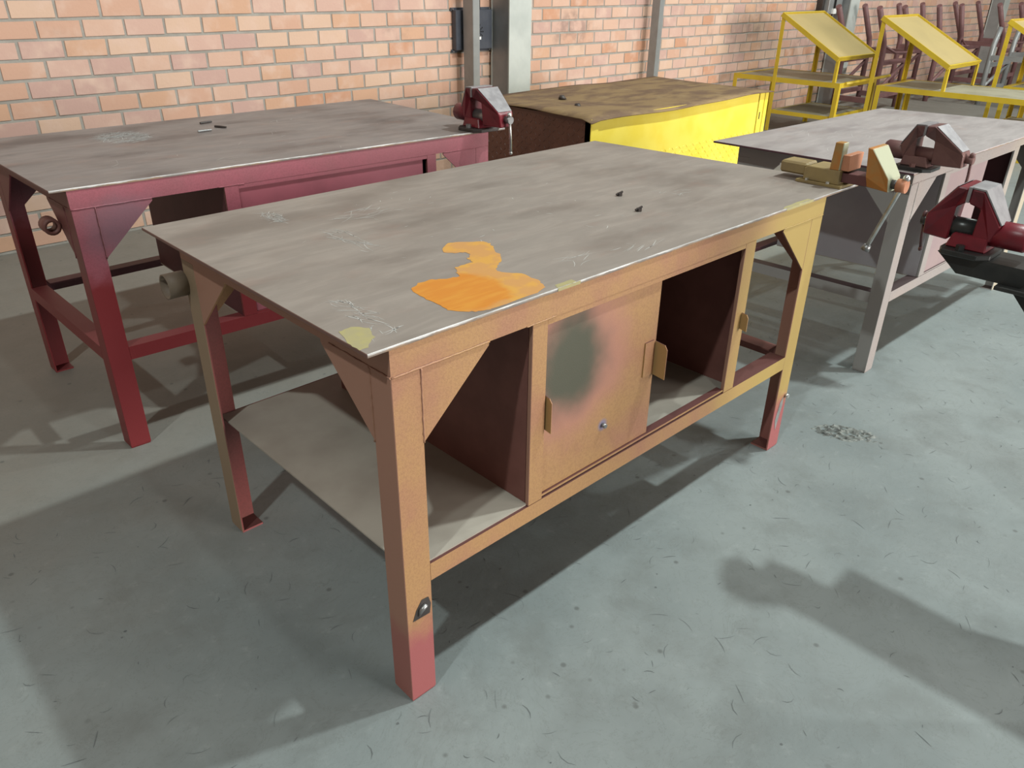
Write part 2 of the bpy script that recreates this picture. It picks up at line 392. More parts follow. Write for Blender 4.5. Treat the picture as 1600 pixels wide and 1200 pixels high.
# ------------------------------------------------------------------ columns and posts on the wall
def hcolumn(x, label):
    t = thing('steel_column', (x + .125, 4.02, 0), label, 'column', None); b = t.location
    MB().box(x, x + .25, 3.90, 3.914, 0, 3.3).build('front_flange', 'column', t, b)
    MB().box(x, x + .25, 4.105, 4.119, 0, 3.3).build('rear_flange', 'column', t, b)
    MB().box(x + .003, x + .013, 3.914, 4.105, 0, 3.3).build('web_plate', 'galv', t, b)
    MB().box(x + .237, x + .247, 3.914, 4.105, 0, 3.3).build('web_plate', 'galv', t, b)
hcolumn(4.0, 'pale grey steel column beside the black switch panel')
hcolumn(10.0, 'pale grey steel column behind the first yellow stand')
hcolumn(16.0, 'far pale grey steel column behind the brown pipe frames')
def tubepost(x, y0, y1, wd, label):
    t = thing('steel_post', (x, (y0 + y1) / 2, 0), label, 'post'); b = t.location
    MB().box(x, x + wd, y0, y1, .006, 3.2).build('tube', 'galv', t, b, .003)
    MB().box(x - .04, x + wd + .04, y0 - .03, y1 + .02, 0, .006).build('foot_plate', 'galv', t, b)
    return t, b
t, b = tubepost(3.65, 3.94, 4.06, .07, 'grey square steel post in front of the black switch panel')
MB().box(3.70, 3.735, 3.942, 3.95, 1.03, 1.05).build('tag_plate', 'white', t, b)
tubepost(6.045, 3.95, 4.045, .068, 'grey square steel post behind the yellow box')

# switch panel
t = thing('switch_panel', (3.79, 4.13, .93), 'black metal switch panel screwed to the brick wall', 'panel'); b = t.location
MB().box(3.60, 3.985, 4.085, 4.136, .945, 1.235).build('body', 'black_box', t, b, .004)
MB().box(3.585, 4.0, 4.128, 4.137, 1.228, 1.252).build('mounting_flange', 'black_box', t, b)
MB().box(3.585, 4.0, 4.128, 4.137, .928, .950).build('mounting_flange', 'black_box', t, b)
for x in (3.60, 3.985):
    for z in (.938, 1.241): MB().tube([(x, 4.13, z), (x, 4.118, z)], .007, 8).build('screw', 'dull', t, b)
mm = MB()
for i in range(5):
    for a in range(3):
        th = -.3 + a * .42 - i * .5; mm.tube([(3.83 + (.02 + .016 * a) * math.cos(i * .6 - 1.2), 4.0855, 1.075 + (.02 + .016 * a) * math.sin(i * .6 - 1.2)), (3.83 + (.02 + .016 * a) * math.cos(i * .6 - 1.2), 4.083, 1.075 + (.02 + .016 * a) * math.sin(i * .6 - 1.2))], .006, 6)
mm.build('vent_holes', 'black', t, b, kind='stuff')
MB().tube([(3.71, 4.085, 1.08), (3.71, 4.07, 1.08)], .05, 16).build('dial', 'black', t, b)
MB().tube([(3.86, 4.11, 1.235), (3.86, 4.11, 1.6), (3.865, 4.11, 2.6)], .012, 8).build('conduit', 'black', t, b)
# grey box by the second column
t = thing('junction_box', (9.8, 4.1, 1.1), 'grey electrical box on the wall above the first yellow stand', 'box'); b = t.location
MB().box(9.62, 9.97, 4.0, 4.137, 1.10, 1.55).build('body', 'galv', t, b, .004)
MB().tube([(9.75, 3.985, 1.16), (9.75, 3.985, 1.5)], .012, 8).build('cable', 'black', t, b)
MB().box(9.71, 9.79, 3.975, 4.0, 1.10, 1.16).build('plug', 'white', t, b)
MB().box(9.56, 9.62, 4.06, 4.137, 1.08, 1.4).build('side_cover', 'iron', t, b)

# ------------------------------------------------------------------ benches
def quadmap(FL, FR, BL, BR, LF, WF, zs):
    def f(x, y, z):
        s, t = x / LF, y / WF
        px = (1 - s) * (1 - t) * FL[0] + s * (1 - t) * FR[0] + (1 - s) * t * BL[0] + s * t * BR[0]
        py = (1 - s) * (1 - t) * FL[1] + s * (1 - t) * FR[1] + (1 - s) * t * BL[1] + s * t * BR[1]
        return (px, py, z * zs)
    return f
T = .068; TH = .006; AB, AT = .836, .892
def bench(name, label, mp, LF, WF, plate, mats, cab, shelf=None, side_rails=True, gap=(), group=None):
    """cab: (x upright-left outer, inner, door right, opening right, upright-right outer)"""
    c0 = mp(LF / 2, WF / 2, 0); t = thing(name, c0, label, 'workbench', group); b = Vector(mp(0, 0, 0))
    t.location = b
    B = lambda: MB(mp)
    P, fr, inn, door, steel, cabm = (mats[k] for k in ('frame', 'frame', 'inner', 'door', 'steel', 'cab'))
    tp = B(); tp.prism(plate, 2, .892, .9); top = tp.build('top_plate', steel, t, b, .0012)
    # legs: angle iron
    for sx in (0, 1):
        for sy in (0, 1):
            fx = (lambda a: a) if sx == 0 else (lambda a: LF - a); fy = (lambda a: a) if sy == 0 else (lambda a: WF - a)
            poly = [(fx(0), fy(0)), (fx(T), fy(0)), (fx(T), fy(TH)), (fx(TH), fy(TH)), (fx(TH), fy(T)), (fx(0), fy(T))]
            B().prism(poly, 2, 0.004, AB).build('leg', mats.get('rear', fr) if sy else fr, t, b, .0012)
            k = B(); k.box(min(fx(.002), fx(T - .002)), max(fx(.002), fx(T - .002)), min(fy(.002), fy(T - .002)), max(fy(.002), fy(T - .002)), 0, .006); k.build('foot_plate', fr, t, b)
    # apron: angle rails round the top
    def rail(nm, p, q, z0, z1, inward, flange, mat=fr):
        (x0, y0), (x1, y1) = p, q; r = B()
        if y0 == y1:
            ya, yb = sorted((y0, y0 + inward * TH)); r.box(x0, x1, ya, yb, z0, z1)
            if flange: ya, yb = sorted((y0 + inward * TH, y0 + inward * flange)); r.box(x0, x1, ya, yb, z1 - .005, z1)
        else:
            xa, xb = sorted((x0, x0 + inward * TH)); r.box(xa, xb, y0, y1, z0, z1)
            if flange: xa, xb = sorted((x0 + inward * TH, x0 + inward * flange)); r.box(xa, xb, y0, y1, z1 - .005, z1)
        return r.build(nm, mat, t, b)
    rail('front_apron', (0, 0), (LF, 0), AB, AT, 1, .05); rail('rear_apron', (0, WF), (LF, WF), AB, AT, -1, .05)
    rail('side_apron', (0, TH), (0, WF - TH), AB, AT, 1, .05); rail('side_apron', (LF, TH), (LF, WF - TH), AB, AT, -1, .05)
    # gussets
    g = .170; gz = .163
    for sx in (0, 1):
        for sy in (0, 1):
            fx = (lambda a: a) if sx == 0 else (lambda a: LF - a); fy = (lambda a: a) if sy == 0 else (lambda a: WF - a)
            y0, y1 = sorted((fy(.0005), fy(TH - .0005)))
            B().prism([(fx(T), AB), (fx(T + g), AB), (fx(T + g), AB - .008), (fx(T), AB - gz)], 1, y0, y1).build('gusset', fr, t, b)
            x0, x1 = sorted((fx(.0005), fx(TH - .0005)))
            B().prism([(fy(T), AB), (fy(T + g), AB), (fy(T + g), AB - .008), (fy(T), AB - gz)], 0, x0, x1).build('gusset', fr, t, b)
    # weld beads on the camera-side corner
    def bead(pts, r=.0026):
        q = MB(); n = 26; P2 = []
        for i in range(n):
            s = i / (n - 1); a, c = pts; P2.append(tuple(a[k] + (c[k] - a[k]) * s + (R.uniform(-.0006, .0006) if k != 1 else 0) for k in range(3)))
        q.tube([mp(*p) for p in P2], [r * R.uniform(.75, 1.2) for _ in P2], 6); q.build('weld_bead', fr, t, b, smooth=True)
    bead(((0, 0, AB), (T + g, 0, AB))); bead(((T, 0, AB), (T, 0, AB - gz))); bead(((0, 0, AB), (0, T + g * .8, AB))); bead(((0, T, AB), (0, T, AB - gz)))
    bead(((cab[0] - .02, 0, AB), (cab[0] + .07, 0, AB)), .0018); bead(((LF - T - g, 0, AB), (LF, 0, AB)), .0018)
    # lower rails
    rail('front_rail', (T, 0), (LF - T, 0), .323, .369, 1, .055); rail('rear_rail', (T, WF), (LF - T, WF), .323, .369, -1, .055, inn)
    if side_rails:
        rail('side_rail', (0, T), (0, WF - T), .323, .369, 1, .055); 
    rail('side_rail', (LF, T), (LF, WF - T), .323, .369, -1, .055, inn)
    if shelf:
        B().box(shelf[0], shelf[1], .007, WF - .012, .3695, .3735).build('shelf', 'shelf', t, b)
    # cupboard
    a0, a1, dr, o1, a2 = cab
    zb = .374 if shelf else .3692
    CT = AT - .006
    for (x, y) in ((a0, a1), (o1, a2)):
        B().box(x, y, .0005, .012, .3692, AB - .0005).build('upright', fr, t, b, .001)
    if not shelf: B().box(a0, a2, .055, WF - .1, .365, .3692).build('cupboard_floor', 'shelf', t, b)
    B().box(a0, a0 + .003, .013, WF - .1, zb, CT).build('cupboard_side', cabm, t, b)
    B().box(a2 - .003, a2, .013, WF - .1, zb, CT).build('cupboard_side', inn, t, b)
    B().box(a0 + .003, a2 - .003, WF - .103, WF - .1, zb, CT).build('cupboard_back', inn, t, b)
    B().box(a1, o1, .001, .020, AB - .014, AB - .0005).build('door_track', fr, t, b)
    B().box(a1, o1, .003, .026, zb, zb + .006).build('door_track', fr, t, b)
    d = B().box(a1 + .003, dr, .008, .012, zb + .007, AB - .015).build('sliding_door', door, t, b, .0008)
    return t, b, top, d, B

# --- ochre bench
LF, WF = 1.631, .897
mp = quadmap((0, 0), (LF, 0), (0, WF), (LF, WF), LF, WF, 1)
main, b, top, d, B = bench('workbench', 'ochre sprayed steel workbench with orange paint spill on its grey top', mp, LF, WF,
    [(-.047, -.003), (1.838, -.004), (1.742, 1.03), (-.044, 1.003)],
    dict(frame='ochre', rear='ochre_back', inner='maroon', door='door', steel='steel', cab='maroon'), (.362, .408, .822, 1.192, 1.245), shelf=(.02, 1.245), side_rails=False)
# handles: bent tabs
def tab(par, x0, x1, zc, h, face, out=.028, mat='ochre_side'):
    q = MB(); r = .012
    poly = [(.0, zc - h / 2), (-out, zc - h / 2), (-out, zc + h / 2 - r), (-out + r * .3, zc + h / 2 - r * .3), (-out + r, zc + h / 2), (0, zc + h / 2)]
    q.prism(poly, 0, x0, x1)
    return q
q = MB().box(.775, .81, .0045, .008, .565, .662); 
q.prism([(.008, .560), (-.030, .556), (-.030, .640), (-.022, .652), (.008, .655)], 0, .8205, .8225); q.build('handle', 'ochre_side', d, b, label='bent tab handle')
q = MB().prism([(.008, .560), (-.016, .556), (-.016, .634), (-.008, .645), (.008, .648)], 0, .4115, .4135); q.build('handle', 'ochre_side', d, b)
q = MB().prism([(0, .572), (-.022, .568), (-.022, .610), (-.016, .620), (0, .622)], 0, 1.226, 1.2285)
q.build('handle', 'ochre_side', main, b, label='small tab on the right upright')
MB().tube([(.628, .009, .483), (.628, -.004, .483)], .006, 8).build('bolt', 'dull', d, b, smooth=True)
MB().tube([(1.622, 0.001, .204), (1.622, -.012, .204)], .008, 8).build('bolt', 'bright', main, b, smooth=True)
# short pipe on the left end
MB().tube([(-.050, .905, .768), (.0, .905, .768)], .033, 18, inner=.86)  .build('pipe_stub', 'stub', main, b, smooth=True)
# ground weld spot on the near leg
q = MB(); q.add([(.014, -.0008, .238), (.060, -.0008, .236), (.064, -.0008, .262), (.058, -.0008, .284), (.040, -.0008, .286), (.024, -.0008, .264)], [(0, 1, 2, 3, 4, 5)]); q.build('ground_patch', 'iron', main, b)
q = MB().tube([(.030, -.001, .246), (.036, -.004, .262), (.046, -.005, .268), (.052, -.002, .262)], [.003, .006, .006, .003], 8); q.build('weld_scar', 'dull', main, b, smooth=True)
q = MB(); q.add([(1.578, -.0008, .12), (1.592, -.0008, .075), (1.612, -.0008, .17), (1.608, -.0008, .205), (1.592, -.0008, .185)], [(0, 1, 2, 3, 4)]); q.build('ground_patch', 'bright', main, b)
# paint spill and smears on top
ST = [(.417,.361),(.453,.386),(.478,.376),(.528,.339),(.529,.318),(.513,.288),(.496,.261),(.49,.236),(.467,.211),(.439,.191),(.408,.165),(.411,.141),(.435,.11),(.435,.069),(.423,.035),(.414,.02),(.381,.006),(.26,.006),(.228,.010),(.206,.026),(.181,.057),(.186,.086),(.187,.132),(.189,.175),(.199,.194),(.229,.214),(.267,.214),(.293,.196),(.323,.189),(.339,.216),(.351,.237),(.371,.241),(.407,.242),(.416,.268),(.437,.284),(.44,.305),(.418,.318),(.4,.34)]
def rough_outline(P, jit=.0028, k=4):
    o = []
    for i, p in enumerate(P):
        q = P[(i + 1) % len(P)]
        for s in range(k): o.append((p[0] + (q[0] - p[0]) * s / k + R.uniform(-jit, jit), p[1] + (q[1] - p[1]) * s / k + R.uniform(-jit, jit)))
    return o
q = MB().prism(rough_outline(ST), 2, .9002, .9006); q.build('paint_spill', 'stain', top, b, label='orange paint spill')
for P in ([(-.045, .06), (-.03, .11), (.0, .115), (.02, .09), (.005, .05), (-.03, .02), (-.046, .02)], [(.43, -.002), (.49, -.002), (.49, .016), (.44, .014)], [(1.36, -.002), (1.53, -.002), (1.53, .012), (1.40, .010)]):
    MB().prism(rough_outline(P, .002), 2, .9001, .9004).build('yellow_smear', 'yellow_smear', top, b)
for x0, x1 in ((.43, .50), (1.38, 1.54)): MB().box(x0, x1, -.0042, -.0034, .893, .9).build('yellow_smear', 'yellow_smear', top, b)
q = MB()
def scribble(mb, cx, cy, rx, ry, n, ang, z, ln=(.02, .07), sp=.35):
    for i in range(n):
        r = math.sqrt(R.random()); th = R.uniform(0, 6.28)
        strip(mb, cx + rx * r * math.cos(th), cy + ry * r * math.sin(th), z, ang + R.gauss(0, sp), R.uniform(*ln), R.uniform(.0007, .0022), R.gauss(0, .25))
scribble(q, .252, .865, .022, .07, 60, -1.3, .9003, (.02, .05), .8)
scribble(q, .30, .585, .03, .10, 30, -1.45, .9003, (.03, .09), .25)
scribble(q, .45, .74, .08, .05, 22, .1, .9003, (.03, .09), .5)
scribble(q, .05, .17, .03, .08, 34, -1.2, .9003, (.02, .06), .35)
scribble(q, .03, .06, .04, .03, 10, .6, .9003, (.02, .05), .6)
scribble(q, .63, .09, .10, .04, 10, .3, .9003, (.02, .07), .4)
scribble(q, .80, .055, .07, .02, 8, .25, .9003, (.04, .08), .2)
scribble(q, 1.3, .33, .06, .04, 12, .1, .9003, (.02, .06), .5)
scribble(q, .75, .55, .6, .35, 45, .2, .9003, (.006, .03), 1.0)
q.build('scratches', 'scratch', top, b, kind='stuff')
for k, (x, y, lb) in enumerate(((1.131, .404, 'small dark nut on the ochre bench top, nearer its back edge'), (1.038, .259, 'small dark nut on the ochre bench top, nearer its front edge'))):
    n_ = thing('metal_nut', (x, y, .9), lb, 'nut'); bb = n_.location
    MB().tube([(x, y, .9002), (x, y, .9085)], .0085, 6, inner=.55).build('ring', 'iron', n_, bb)
    MB().tube([(x - .012, y + .004, .9045), (x + .008, y - .004, .9125)], .003, 6).build('shank', 'iron', n_, bb)

# --- crimson bench
rmp = quadmap((-.066, 1.523), (1.555, 1.455), (-.077, 2.385), (1.63, 2.41), LF, WF, .906 / .9)
red, b2, top2, d2, B2 = bench('workbench', 'crimson painted steel workbench along the brick wall with dark steel top', rmp, LF, WF,
    [(-.047, -.003), (LF + .09, -.004), (LF + .055, WF + .10), (-.044, WF + .135)],
    dict(frame='red', inner='red_dark', door='red_door', steel='steel_red', cab='red_dark'), (.475, .525, 1.295, 1.312, 1.357))
MB().tube([(-.094, 1.66, .765), (-.094, 1.715, .765)], .026, 16, inner=.62).build('pipe_stub', 'maroon', red, b2, smooth=True)
q = MB()
scribble(q, .36, 2.24, .09, .13, 260, .2, .9063, (.03, .09), .4); q.build('pale_smear', 'pale_patch', top2, b2, kind='stuff')
q = MB(); scribble(q, .8, 1.9, .75, .4, 40, .1, .9063, (.02, .07), .6); q.build('scratches', 'scratch', top2, b2, kind='stuff')
q = MB(); scribble(q, .75, 1.485, .3, .0, 1, 0, .9063); 
for k, (x, y, a, lb) in enumerate(((.734, 2.334, .2, 'short dark rod lying on the crimson bench, nearest the wall'), (.733, 2.194, -1.1, 'short dark rod lying on the crimson bench, between two other bits'), (.646, 2.151, .0, 'short pale rod lying on the crimson bench top'))):
    o = MB().tube([(x - .028 * math.cos(a), y - .028 * math.sin(a), .911), (x, y, .9112), (x + .028 * math.cos(a), y + .028 * math.sin(a), .911)], [.0045, .0048, .004], 7).build('metal_rod', 'iron' if k < 2 else 'dull', None, (x, y, .906))
    tag(o, lb, 'rod')

# --- mauve bench
gmp = quadmap((2.423, .035), (3.985, .005), (2.395, .765), (3.86, .715), LF, WF, .858 / .9)
mauve, b3, top3, d3, B3 = bench('workbench', 'mauve and grey painted steel workbench beyond the ochre bench', gmp, LF, WF,
    [(-.1, -.04), (LF + .03, -.05), (LF + .02, WF + .09), (-.09, WF + .095)],
    dict(frame='mauve', inner='red_dark', door='mauve_door', steel='steel_mauve', cab='mauve_panel'), (.345, .40, .86, 1.20, 1.265))
q = MB(); scribble(q, 3.1, .4, .6, .35, 50, .1, .8583, (.03, .12), .4); q.build('scratches', 'scratch', top3, b3, kind='stuff')

# ------------------------------------------------------------------ vises
# ochre vise (axis along -y), fabricated type
X0v, X1v = 1.722, 1.826; b = Vector((1.774, .07, .9))
v = thing('bench_vise', b, 'ochre and orange bench vise with long steel handle on the ochre bench', 'vise')
MB().box(1.712, 1.836, .0, .15, .9, .909).build('base_plate', 'vise_olive', v, b, .001)
MB().prism([(.014, .909), (.132, .909), (.132, .945), (.12, .953), (.014, .953)], 0, X0v, X1v).build('body', 'vise_olive', v, b, .002)
MB().box(X0v + .012, X1v - .012, .132, .222, .917, .955).build('tail_slide', 'vise_olive', v, b, .006)
MB().prism([(.050, .953), (.018, .953), (.018, 1.036), (.046, 1.036)], 0, X0v, X0v + .034).build('fixed_jaw', 'vise_ochre', v, b, .002)
MB().prism([(.018, .953), (-.008, .953), (-.002, 1.0), (.018, 1.0)], 0, [X0v + .010] * 4, [X1v - .012, X1v - .012, X1v + .006, X1v + .006]).build('jaw_plate', 'vise_pink', v, b, .001)
MB().box(X0v + .018, X1v - .018, -.09, .014, .916, .946).build('slide_bar', 'vise_brown', v, b, .002)
MB().prism([(-.056, 1.034), (-.072, 1.032), (-.134, .952), (-.138, .912), (-.07, .918), (-.068, .95)], 0, [X0v, X0v, X0v + .004, X0v + .012, X0v + .012, X0v], [X1v + .004, X1v + .004, X1v - .012, X1v - .02, X1v - .02, X1v]).build('moving_jaw', 'vise_ochre', v, b, .002)
MB().tube([(1.757, -.13, .934), (1.757, -.156, .934)], .014, 12).build('screw', 'iron', v, b, smooth=True)
MB().tube([(1.757, -.152, .934), (1.757, -.18, .934)], .020, 14).build('screw_head', 'vise_pink', v, b, smooth=True)
hb = MB().tube([(1.757, -.172, .960), (1.757, -.166, .93), (1.735, -.112, .735)], .0068, 10).build('handle_bar', 'bright', v, b, smooth=True)
MB().ball((1.757, -.174, .958), .011, 12).build('handle_knob', 'bright', hb, b, smooth=True)
MB().tube([(1.736, -.1145, .744), (1.734, -.110, .727)], [.011, .014], 12).build('handle_knob', 'dull', hb, b, smooth=True)
for y in (.045, .115): MB().tube([(1.718, y, .908), (1.718, y, .916)], .006, 6).build('bolt', 'bright', v, b)

def vise(loc, fdir, k, mats, label, handle_tilt=0., bar=(.0, -.13), fl=1.):
    """engineer's vise; local f = screw direction, l = sideways, z up"""
    f = Vector((fdir[0], fdir[1], 0)).normalized(); l = Vector((-f.y, f.x, 0)); o = Vector(loc)
    mp = lambda a, c, z: tuple(o + (f * (a * fl if a > .06 else a if a < 0 else a * (1 + (fl - 1) * a / .06)) + l * c + Vector((0, 0, z))) * k)
    v = thing('bench_vise', loc, label, 'vise'); b = o
    V = lambda: MB(mp)
    def prof(pts, w): return [p for p in pts], [-q for q in w], list(w)
    def pr(nm, pts, w, mat, bev=.003):
        q = V(); n = len(pts)
        q.add([(p[0], -h, p[1]) for p, h in zip(pts, w)] + [(p[0], h, p[1]) for p, h in zip(pts, w)],
              [tuple(range(n)), tuple(range(2 * n - 1, n - 1, -1))] + [(i, (i + 1) % n, n + (i + 1) % n, n + i) for i in range(n)])
        return q.build(nm, mats[mat], v, b, bev)
    q = V().prism([(-.085, -.045), (-.06, -.075), (.03, -.075), (.055, -.045), (.055, .045), (.03, .075), (-.06, .075), (-.085, .045)], 2, 0, .014); q.build('base_plate', mats['base'], v, b, .002)
    for s in (-1, 1): V().tube([(-.015, s * .058, .014), (-.015, s * .058, .028)], .011, 6).build('bolt', mats['metal'], v, b)
    pr('neck', [(-.07, .014), (.035, .014), (.02, .05), (-.065, .05)], [.045, .045, .036, .036], 'body')
    V().tube([(-.15, 0, .060), (-.142, 0, .060), (-.03, 0, .060)], [.028, .034, .034], 16).build('barrel', mats['body'], v, b, smooth=True)
    pr('fixed_jaw', [(-.004, .168), (-.034, .166), (-.085, .085), (-.07, .04), (-.026, .04), (-.030, .118), (-.004, .132)], [.055, .055, .036, .034, .034, .036, .055], 'body')
    V().tube([(-.03, 0, .058), (.10, 0, .058)], .026, 12).build('slide_bar', mats['metal'], v, b, smooth=True)
    pr('moving_jaw', [(.004, .168), (.036, .170), (.142, .088), (.15, .078), (.15, .030), (.040, .026), (.036, .114), (.004, .132)], [.055, .06, .042, .036, .030, .030, .034, .055], 'body')
    pr('jaw_face', [(.0375, .1705), (.0405, .1705), (.143, .0905), (.141, .0885)], [.054, .054, .036, .036], 'top', 0)
    pr('jaw_cap', [(-.0045, .1685), (-.0345, .1665), (-.085, .0875), (-.087, .0895), (-.036, .1705), (-.0045, .1725)], [.053, .053, .035, .035, .053, .053], 'top', 0)
    for s, a in ((1, .004), (-1, -.004)):
        q = V().box(min(a, 0), max(a, 0), -.056, .056, .134, .172); q.build('jaw_insert', mats['top'], v, b)
    V().tube([(.15, 0, .060), (.178, 0, .060)], .015, 12).build('screw', mats['metal'], v, b, smooth=True)
    hz = bar
    q = V().tube([(.170, .0 - hz[0] * .15, .060 - hz[1] * .15), (.170, hz[0] * .5, .060 + hz[1] * .5), (.166, hz[0], .060 + hz[1])], .0055, 8); h = q.build('handle_bar', mats['bar'], v, b, smooth=True)
    V().ball((.170, -hz[0] * .15, .060 - hz[1] * .15), .011, 10).build('handle_knob', mats['bar'], h, b, smooth=True)
    V().ball((.166, hz[0], .060 + hz[1]), .008, 10).build('handle_knob', mats['bar'], h, b, smooth=True)
    return v
vise((1.53, 1.47, .906), (0, -1), 1.0, dict(base='iron', body='vise_red', top='jaw_grey', metal='dull', bar='bright'), 'dark red bench vise with pale handle on the crimson bench', bar=(.012, -.13))
vise((2.43, .02, .858), (0, -1), .95, dict(base='grease', body='vise_mauve', top='jaw_grey', metal='vise_mauve', bar='vise_mauve'), 'dusty brown bench vise on the mauve bench', bar=(.02, -.12))
# vise stand in the aisle
VS = Vector((1.42, -1.12, 0))
st = thing('vise_stand', VS, 'black steel vise stand with narrow glossy top across the aisle from the ochre bench', 'stand')
MB().box(1.268, 1.50, -1.45, -.592, .85, .86).build('top_plate', 'grease', st, VS, .0015)
MB().prism([(-.448, .904), (-.67, .904), (-.64, .8605), (-.50, .8605)], 0, 1.29, 1.40).build('riser', 'grease', st, VS)
MB().prism([(-.62, .849), (-1.08, .849), (-1.08, .36)], 0, 1.30, 1.308).build('brace_plate', 'grease', st, VS)
MB().prism([(-.62, .849), (-1.08, .849), (-1.08, .36)], 0, 1.40, 1.408).build('brace_plate', 'grease', st, VS)
MB().box(1.30, 1.41, -1.2, -1.08, .008, .85).build('post', 'grease', st, VS, .003)
MB().box(1.2, 1.5, -1.3, -1.0, 0, .008).build('base_plate', 'grease', st, VS)
vise((1.338, -.482, .904), (0, 1), .92, dict(base='grease', body='vise_red', top='jaw_grey', metal='grease', bar='vise_brown'), 'greasy dark red bench vise on the black stand', bar=(-.02, -.085), fl=.62)

# ------------------------------------------------------------------ yellow box
bx = Vector((3.9, 2.55, 0)); x0, x1, y0, y1, h = 2.915, 4.93, 2.055, 3.12, .735
yb = thing('steel_chest', bx, 'large yellow steel chest with rusty sheet top and brown tread plate end', 'chest')
MB().box(x0, x0 + .004, y0 + .004, y1, .0, h).build('end_panel', 'brown_tread', yb, bx)
MB().box(x1 - .05, x1 - .046, y0 + .06, y1, .0, h).build('end_panel', 'yellow_box', yb, bx)
MB().box(x0 + .004, x1 - .05, y1 - .004, y1, .0, h).build('rear_panel', 'yellow_box', yb, bx)
MB().box(x0 + .072, x1 - .125, y0 + .008, y0 + .012, .0, h).build('front_panel', 'yellow_box', yb, bx)
for a, c in ((x0, x0 + .07), (x1 - .12, x1 - .055), (x1 - .045, x1)):
    MB().box(a, c, y0, y0 + .05, 0, h).build('corner_post', 'yellow_box', yb, bx, .003)
MB().box(x1 - .103, x1 - .097, y0 - .004, y0, .55, .60).build('latch', 'iron', yb, bx)
# sheet top with a bent front edge
mm = MB(); nx_, ny_ = 26, 14
for i in range(nx_ + 1):
    for j in range(ny_ + 1):
        s, t_ = i / nx_, j / ny_
        x = x0 - .03 + s * (x1 - x0 + .05); y = y0 - .03 + t_ * (y1 - y0 + .05)
        z = h + .012 + .006 * math.sin(s * 9 + t_ * 4) + .008 * mathutils.noise.noise(Vector((s * 4, t_ * 3, 0)))
        if j == 0: z -= .010 + .012 * max(0, math.sin(s * 5 + .6))
        if i == 0: z -= .010 * (1 - t_)
        mm.v.append((x, y, z))
for i in range(nx_):
    for j in range(ny_): k = i * (ny_ + 1) + j; mm.f.append((k, k + ny_ + 1, k + ny_ + 2, k + 1))
o = mm.build('sheet_top', 'boxtop', yb, bx, smooth=True); md = o.modifiers.new('thick', 'SOLIDIFY'); md.thickness = .005; md.offset = -1
for (x, y, r, nm) in ((3.38, 2.72, .03, 'dent'), (3.18, 2.4, .028, 'dent')):
    q = MB().tube([(x, y, h + .010), (x, y, h + .022), (x + .01, y, h + .027)], [r, r * .8, r * .3], 9); q.build('rag_lump', 'iron', yb, bx, smooth=True)
# tread lozenges
mm = MB()
def loz(mb, c, u, w_, n_, a, ln=.017, wd=.004, hh=.0022):
    c = Vector(c); d1 = u * math.cos(a) + w_ * math.sin(a); d2 = -u * math.sin(a) + w_ * math.cos(a)
    P = [c + d1 * ln, c + d2 * wd, c - d1 * ln, c - d2 * wd]; Q = [c + (p - c) * .55 + n_ * hh for p in P]
    mb.add([tuple(p) for p in P + Q], [(4, 5, 6, 7)] + [(i, (i + 1) % 4, 4 + (i + 1) % 4, 4 + i) for i in range(4)])
for i in range(26):
    for j in range(21):
        loz(mm, (x0, y0 + .06 + i * .04, .02 + j * .034), Vector((0, 1, 0)), Vector((0, 0, 1)), Vector((-1, 0, 0)), .75 if (i + j) % 2 else -.75)
mm.build('tread_pattern', 'brown_tread', yb, bx, kind='stuff')
mm = MB()
for i in range(44):
    for j in range(14):
        loz(mm, (x0 + .1 + i * .04, y0 + .008, .02 + j * .034), Vector((1, 0, 0)), Vector((0, 0, 1)), Vector((0, -1, 0)), .75 if (i + j) % 2 else -.75)
mm.build('tread_pattern', 'yellow_box', yb, bx, kind='stuff')

